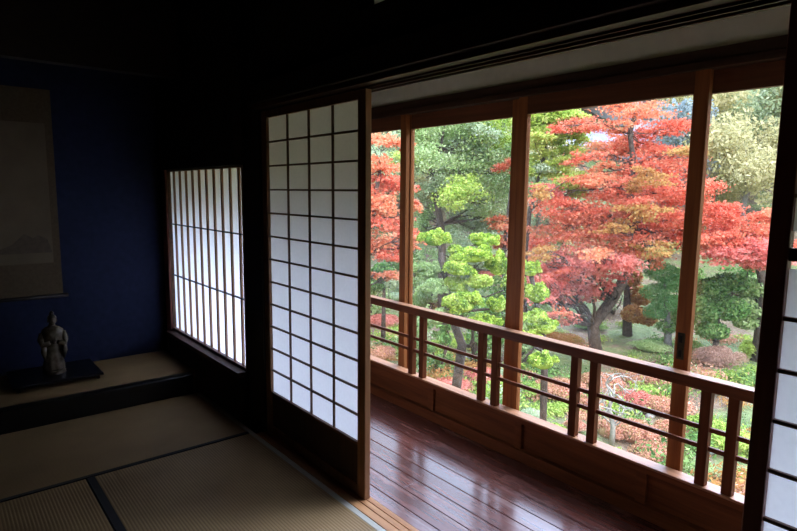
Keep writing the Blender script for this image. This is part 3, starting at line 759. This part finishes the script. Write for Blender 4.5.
SH = [
    (560, 388, 24, 10, 'azalea', 'dusty pink azalea mound left of the third baluster pair'),
    (602, 380, 18, 9, 'azalea', 'pink azalea mound seen just below the handrail, right of the third baluster pair'),
    (632, 374, 16, 8, 'azalea', 'farthest pink azalea mound below the handrail'),
    (655, 378, 15, 8, 'azalea', 'pink azalea mound touching the handle stile, topmost there'),
    (634, 398, 18, 10, 'azred', 'redder azalea mound between the two crossbars'),
    (658, 404, 16, 10, 'azalea', 'tan pink azalea mound beside the handle stile, at crossbar height'),
    (611, 428, 16, 9, 'azalea', 'salmon azalea mound behind the bare grey tree'),
    (636, 430, 22, 11, 'azalea', 'widest salmon azalea mound below the lower crossbar'),
    (656, 452, 20, 10, 'azalea', 'brownish pink azalea mound lowest beside the sill'),
    (668, 428, 14, 9, 'azalea', 'salmon azalea mound partly behind the handle stile'),
    (612, 452, 14, 7, 'azgreen', 'yellow green moss shrub at the foot of the bare tree'),
    (590, 402, 13, 8, 'azalea', 'small pink azalea seen between the third pair of balusters'),
    (533, 388, 18, 10, 'azgreen', 'green rounded shrub right of the double window post, above the crossbars'),
    (552, 408, 16, 9, 'azgreen', 'green rounded shrub between the crossbars left of the third baluster pair'),
    (533, 414, 14, 8, 'fern', 'pale leaved plant low beside the double window post'),
    (555, 428, 13, 7, 'azgreen', 'small bright green shrub just above the sill'),
    (482, 375, 16, 8, 'azred', 'red azalea mound left of the second baluster pair'),
    (452, 385, 20, 8, 'azred', 'rust red azalea low above the sill in the second pane'),
    (440, 345, 16, 8, 'azgreen', 'green shrub below the handrail in the second pane'),
    (470, 342, 20, 9, 'ygreen', 'yellow green shrub below the handrail left of the second baluster pair'),
    (505, 372, 14, 9, 'fern', 'pale green plant behind the second baluster pair'),
    (384, 320, 14, 8, 'azred', 'red shrub just under the handrail in the leftmost pane'),
    (394, 338, 12, 8, 'azgreen', 'green shrub between crossbars in the leftmost pane'),
    (380, 352, 14, 8, 'azalea', 'brownish azalea low in the leftmost pane'),
    (720, 356, 26, 17, 'dusty', 'dusty pink loose shrub in the right hand pane above the handrail'),
    (752, 348, 14, 16, 'ygreen', 'yellow green shrub at the right end of the right hand pane'),
    (705, 425, 22, 14, 'azgreen', 'bright green shrub between the handle stile and the last baluster pair'),
    (735, 440, 22, 15, 'ygreen', 'yellow green shrub behind the last baluster pair'),
    (700, 468, 20, 11, 'green', 'deep green leafy shrub just above the sill right of the handle stile'),
    (745, 478, 20, 10, 'azgreen', 'green shrub lowest at the right end of the railing'),
    (590, 325, 18, 5, 'dark', 'low dark shrub at the foot of the leaning maple'),
    (560, 338, 24, 6, 'brownor', 'low russet hedge beyond the lime pads'),
    (650, 345, 22, 7, 'green', 'low green shrub under the pine'),
    (690, 345, 12, 9, 'dark', 'dark shrub left in the right hand pane'),
    (395, 296, 14, 6, 'fern', 'pale grey green shrub above the handrail in the leftmost pane'),
    (488, 275, 10, 7, 'azred', 'bright red shrub glimpsed between the lime pads'),
    (418, 355, 12, 7, 'azgreen', 'green shrub behind the first baluster pair'),
    (575, 425, 9, 6, 'azalea', 'small salmon azalea at the left side of the third baluster pair'),
]
for a in SH: mound('azalea_shrub' if a[4].startswith('az') else 'garden_shrub', a[0], a[1], a[2], a[3], a[4], a[5])

# --- taller bushes closing the view under the trees, and low plants on the ground
BUSH = [(402, 262, 22, 20, 22, 'dark'), (432, 270, 20, 22, 20, 'green'), (470, 262, 24, 20, 23, 'hillgreen'), (500, 292, 20, 18, 17, 'dark'), (540, 300, 18, 20, 20, 'green'),
        (566, 300, 14, 14, 24, 'hillolive'), (590, 300, 18, 18, 26, 'hillgreen'), (560, 262, 26, 18, 26, 'hillgreen'), (648, 260, 26, 22, 24, 'dark'), (612, 322, 12, 10, 20, 'fern'), (690, 290, 22, 24, 20, 'dark'),
        (738, 285, 22, 22, 21, 'dark'), (775, 300, 24, 22, 19, 'green'), (372, 285, 20, 18, 19, 'green'), (520, 318, 14, 14, 14, 'green'), (480, 312, 20, 14, 14, 'dark'), (415, 318, 16, 14, 14, 'green'), (442, 322, 14, 12, 13, 'dark')]
BD = dict(dark='dark green', green='mid green', hillgreen='grey green', hillolive='olive', fern='pale green')
for px, py, r, ry, dd_, mk in BUSH:
    c = at(px, py, dd_); s_ = dd_ / FPX; bx, by = c[0], c[1]; bz = gh(bx, by)
    root = empty('garden_bush', (bx, by, bz)); H = max(c[2] - bz + ry * s_, 1.6)
    pane = 'leftmost pane' if px < 405 else 'second pane' if px < 520 else 'widest pane' if px < 695 else 'right hand pane'
    tag(root, 'tall %s bush filling in below the trees of the %s' % (BD[mk], pane), 'bush', 'tall bushes under the trees')
    K = 40; cs = RNG.uniform(-1, 1, (K, 3)) * np.array([r * s_ * .8, r * s_ * .8, H * .42]) + np.array([0, 0, H * .5])
    n = int(60 * r * (H / s_ / 2) * (s_ / .13) ** 2); n = min(n, 9000); idx = RNG.integers(0, K, n); q = RNG.normal(size=(n, 3)); q /= np.linalg.norm(q, axis=1, keepdims=True)
    pts = cs[idx] + q * np.array([.32, .32, .25]) * r * s_ * RNG.uniform(.5, 1.2, (n, 1))
    pts[:, 2] = np.maximum(pts[:, 2], .02)
    o = bpy.data.objects.new('foliage', leaf_mesh('foliage', pts, q + RNG.normal(size=(n, 3)) * .8, .11, 'oval', M[mk])); COL.objects.link(o); o.parent = root
    m = MB()
    for k in range(7): m.tube(curve_pts((0, 0, -.1), cs[k], 4, .06), [.05, .04, .03, .02, .01], 5)
    m.build('stems', M['bark'], root, origin=(0, 0, 0)).location = (0, 0, 0)
LOWM = []
for mk in ('azgreen', 'fern', 'azalea', 'dark', 'brownor'):
    n = 520; q = RNG.normal(size=(n, 3)); q[:, 2] = np.abs(q[:, 2]) * .55
    pts = q * np.array([.16, .16, .13]); pts[:, 2] += .02
    LOWM.append(leaf_mesh('low_plant', pts, q + RNG.normal(size=(n, 3)) * .7, .05, 'oval', M[mk], MB().ball((0, 0, .03), (.12, .12, .07), 10, 6)))
LN = ['low moss green ground plant between the shrubs', 'low pale green ground plant between the shrubs', 'low pinkish ground plant between the shrubs', 'low dark green ground plant between the shrubs', 'low russet ground plant between the shrubs']
for _ in range(150):
    px = random.uniform(372, 765); y0 = 300 if px < 520 else 320
    py = random.uniform(y0, 360 + (px - 370) * .36)
    b, d_ = ground(px, py)
    if d_ > 24: continue
    k = random.choice([0, 0, 1, 2, 3, 3, 4] if not 525 < px < 670 else [0, 3, 2])
    if 525 < px < 670 and random.random() < .45: continue
    o = bpy.data.objects.new('low_plant', LOWM[k]); COL.objects.link(o); o.location = tuple(b); v = random.uniform(.8, 1.7); o.scale = (v, v, v * random.uniform(.7, 1.1)); o.rotation_euler = (0, 0, random.uniform(0, 6.28))
    tag(o, LN[k], 'ground plant', 'low plants on the garden floor')

# --- bare pale tree
b, d = ground(612, 446)
bt_ = empty('bare_tree', b); tag(bt_, 'leafless pale grey tree with twisting branches right of the third baluster pair', 'tree')
tk = MB(); tp = [b, at(613, 425, d), at(609, 408, d), at(614, 394, d), at(606, 384, d)]
MB().tube(tp, [.05, .042, .035, .026, .016], 8).build('trunk', M['barkpale'], bt_, smooth=True)
for k in range(16):
    i = 1 + k % 4; q = at(612 + random.uniform(-26, 30), 392 + random.uniform(-26, 26), d + random.uniform(-.3, .3))
    c_ = curve_pts(tp[i], q, 6, .16); tk.tube(c_, [.017, .015, .013, .010, .008, .006, .004], 5)
    for _ in range(3):
        j = random.randint(2, 5); e = c_[j] + RNG.normal(size=3) * .13 + np.array([0, 0, .05]); tk.tube(curve_pts(c_[j], e, 3, .15), [.007, .006, .004, .003], 4)
tk.build('branches', M['barkpale'], bt_)

# --- rocks
def rock(px, py, r, label):
    b, d = ground(px, py); s = r * d / FPX
    import mathutils
    m = MB().ball((0, 0, 0), (s, s * .8, s * .62), 16, 10)
    off = [random.uniform(0, 9) for _ in range(3)]
    m.v = [tuple(c * (1 + .45 * mathutils.noise.noise(Vector((v[0] / s + off[0], v[1] / s + off[1], v[2] / s + off[2])))) for c in v) for v in m.v]
    m.v = [(x, y, z + s * .3) for x, y, z in m.v]
    o = m.build('garden_rock', M['rock'], smooth=False); o.location = tuple(b); o.rotation_euler = (0, 0, random.uniform(0, 6))
    tag(o, label, 'rock')
for a in [(466, 362, 8, 'pale rock between the shrubs left of the second baluster pair'), (518, 392, 7, 'grey rock at the foot of the double window post'), (446, 362, 6, 'grey rock low in the second pane below the crossbars'),
          (575, 398, 6, 'small grey rock left of the third baluster pair'), (601, 455, 6, 'grey rock beside the base of the bare tree'), (708, 452, 7, 'grey rock under the bright green shrub in the right pane'),
          (492, 350, 6, 'pale rock just below the handrail near the second baluster pair'), (386, 292, 7, 'white grey rock just above the handrail in the leftmost pane'), (650, 418, 5, 'grey rock between the salmon azaleas')]:
    rock(*a)

# --- houses on the slope
def house(base, w, dpt, h, rh, rot, label, wins):
    root = empty('house', base); root.rotation_euler = (0, 0, rot); tag(root, label, 'house')
    def L(m, name, mat): 
        o = m.build(name, M[mat]); o.parent = root; o.location = (0, 0, 0); return o
    L(B(-w / 2, w / 2, -dpt / 2, dpt / 2, -3, h), 'wall', 'white')
    e = .6; m = MB()
    A = [(-w / 2 - e, -dpt / 2 - e, h), (w / 2 + e, -dpt / 2 - e, h), (w / 2 + e, dpt / 2 + e, h), (-w / 2 - e, dpt / 2 + e, h), (-w / 2, 0, h + rh), (w / 2, 0, h + rh)]
    A += [(x, y, z - .18) for x, y, z in A[:4]]
    m.v = A; m.f = [(0, 1, 5, 4), (2, 3, 4, 5), (0, 4, 3), (1, 2, 5), (6, 9, 8, 7), (0, 6, 7, 1), (1, 7, 8, 2), (2, 8, 9, 3), (3, 9, 6, 0)]
    L(m, 'roof', 'roof')
    for i in range(wins):
        x = -w / 2 + (i + .5) * w / wins
        L(B(x - .55, x + .55, -dpt / 2 - .05, -dpt / 2 + .05, h - 2.0, h - .7), 'window', 'housewin')
p = at(592, 150, 36); house((p[0], p[1], p[2] - 2.6), 9, 6, 2.6, 1.3, -YAW - .15, 'white walled house with a lilac grey tiled roof behind the large maple', 4)
p = at(646, 118, 42); house((p[0], p[1], p[2] - 2.0), 7, 6, 3.4, 1.4, -YAW + .3, 'higher white walled house with grey roof above the large maple', 3)

# --- trees covering the hill behind
def hill_proto(mk, tall, seed):
    r = np.random.default_rng(seed); K = 18
    cs = r.normal(size=(K, 3)) * np.array([1.5, 1.5, 1.25 * tall]) * .62 + np.array([0, 0, 3.6 * tall])
    n = 4200; idx = r.integers(0, K, n); dd = r.normal(size=(n, 3)); dd /= np.linalg.norm(dd, axis=1, keepdims=True)
    pts = cs[idx] + dd * r.uniform(.6, 1.1, (n, 1)) * np.array([1.05, 1.05, .75])
    return leaf_mesh('foliage', pts, dd + r.normal(size=(n, 3)) * .7, .24, 'oval', M[mk])
def hill_wood(tall, seed):
    r = np.random.default_rng(seed + 50); m = MB()
    m.tube([(0, 0, -1), (.1, 0, 1.5 * tall), (0, .1, 3 * tall), (.1, 0, 4.6 * tall)], [.22, .17, .12, .04], 7)
    return m
protos = []
kinds = [('hillgreen', 1.0, 'grey green rounded'), ('hillolive', 1.15, 'pale olive'), ('hillgold', .95, 'yellowish autumn'), ('hillgrey', 1.2, 'bluish grey green')]
for i, (mk, tall, desc) in enumerate(kinds):
    f = hill_proto(mk, tall, 100 + i)
    wme = hill_wood(tall, i).build('trunk', M['barkgrey'], smooth=True); wm = wme.data; bpy.data.objects.remove(wme)
    protos.append((f, wm, desc))
def hilltree(x, y, k, sc_, side):
    f, wm, desc = protos[k]
    root = empty('hillside_tree', (x, y, gh(x, y))); root.scale = (sc_, sc_, sc_); root.rotation_euler = (0, 0, random.uniform(0, 6.28))
    tag(root, '%s tree in the hillside wood %s' % (desc, side), 'tree', 'trees of the hillside wood')
    for nm, me in (('trunk', wm), ('foliage', f)):
        o = bpy.data.objects.new(nm, me); COL.objects.link(o); o.parent = root
for row, (d_, sc_) in enumerate([(25, .8), (31, 1.0), (38, 1.2), (46, 1.5), (56, 1.8), (68, 2.1)]):
    x_ = 345 + (row % 2) * 14
    while x_ < 830:
        dd_ = d_ + random.uniform(-2, 2)
        p = at(x_ + random.uniform(-9, 9), 200, dd_)
        near_house = (row in (1, 2) and (545 < x_ < 665 or 415 < x_ < 445)) or (row == 0 and (560 < x_ < 660 or 420 < x_ < 450))
        k = random.choice([0, 0, 1, 3]) if x_ < 560 else (random.choice([3, 3, 0, 1]) if x_ < 690 else random.choice([1, 1, 1, 0]))
        side = 'behind the left panes' if x_ < 522 else ('behind the widest pane' if x_ < 700 else 'behind the right hand pane')
        if not near_house: hilltree(p[0], p[1], k, sc_ * random.uniform(.85, 1.15), side)
        x_ += 1050 * sc_ / d_

# ================================================================== LIGHT
W = bpy.data.worlds.new('sky'); S.world = W; W.use_nodes = True
wt = W.node_tree; wt.nodes.clear()
wo = wt.nodes.new('ShaderNodeOutputWorld'); bg = wt.nodes.new('ShaderNodeBackground')
tcw = wt.nodes.new('ShaderNodeTexCoord'); sx = wt.nodes.new('ShaderNodeSeparateXYZ'); wt.links.new(tcw.outputs['Generated'], sx.inputs[0])
wr_ = wt.nodes.new('ShaderNodeValToRGB'); wt.links.new(sx.outputs[2], wr_.inputs[0])
we = wr_.color_ramp.elements; we[0].position = 0; we[0].color = (.14, .14, .11, 1); we[1].position = .03; we[1].color = (.42, .46, .50, 1)
e_ = we.new(.30); e_.color = (.68, .76, 1.04, 1)
e_ = we.new(.62); e_.color = (.84, .97, 1.42, 1)
# the brightest part of the cloud cover stands over the garden, opposite the room
dp = wt.nodes.new('ShaderNodeVectorMath'); dp.operation = 'DOT_PRODUCT'; dp.inputs[1].default_value = Vector((.76, -.08, .64)).normalized()
wt.links.new(tcw.outputs['Generated'], dp.inputs[0])
cl = wt.nodes.new('ShaderNodeMath'); cl.operation = 'MAXIMUM'; cl.inputs[1].default_value = 0; wt.links.new(dp.outputs['Value'], cl.inputs[0])
pw_ = wt.nodes.new('ShaderNodeMath'); pw_.operation = 'POWER'; pw_.inputs[1].default_value = 14; wt.links.new(cl.outputs[0], pw_.inputs[0])
ma = wt.nodes.new('ShaderNodeMath'); ma.operation = 'MULTIPLY_ADD'; ma.inputs[1].default_value = 26; ma.inputs[2].default_value = 4.0; wt.links.new(pw_.outputs[0], ma.inputs[0])
wt.links.new(ma.outputs[0], bg.inputs[1])
wt.links.new(wr_.outputs[0], bg.inputs[0])
wt.links.new(bg.outputs[0], wo.inputs[0])
sd = bpy.data.lights.new('sun', 'SUN'); sd.energy = 3.6; sd.angle = math.radians(9); sd.color = (1, .95, .86)
so = bpy.data.objects.new('sun', sd); COL.objects.link(so)
so.rotation_euler = Vector((-.15, -.75, .80)).to_track_quat('Z', 'Y').to_euler()

S.view_settings.view_transform = 'Standard'; S.view_settings.look = 'None'
S.view_settings.exposure = 0.2; S.view_settings.gamma = 1.0; S.view_settings.use_curve_mapping = False
cy = S.cycles
cy.use_denoising = True
cy.max_bounces = 10; cy.diffuse_bounces = 5; cy.glossy_bounces = 4; cy.transmission_bounces = 8; cy.transparent_max_bounces = 12
cy.sample_clamp_indirect = 6
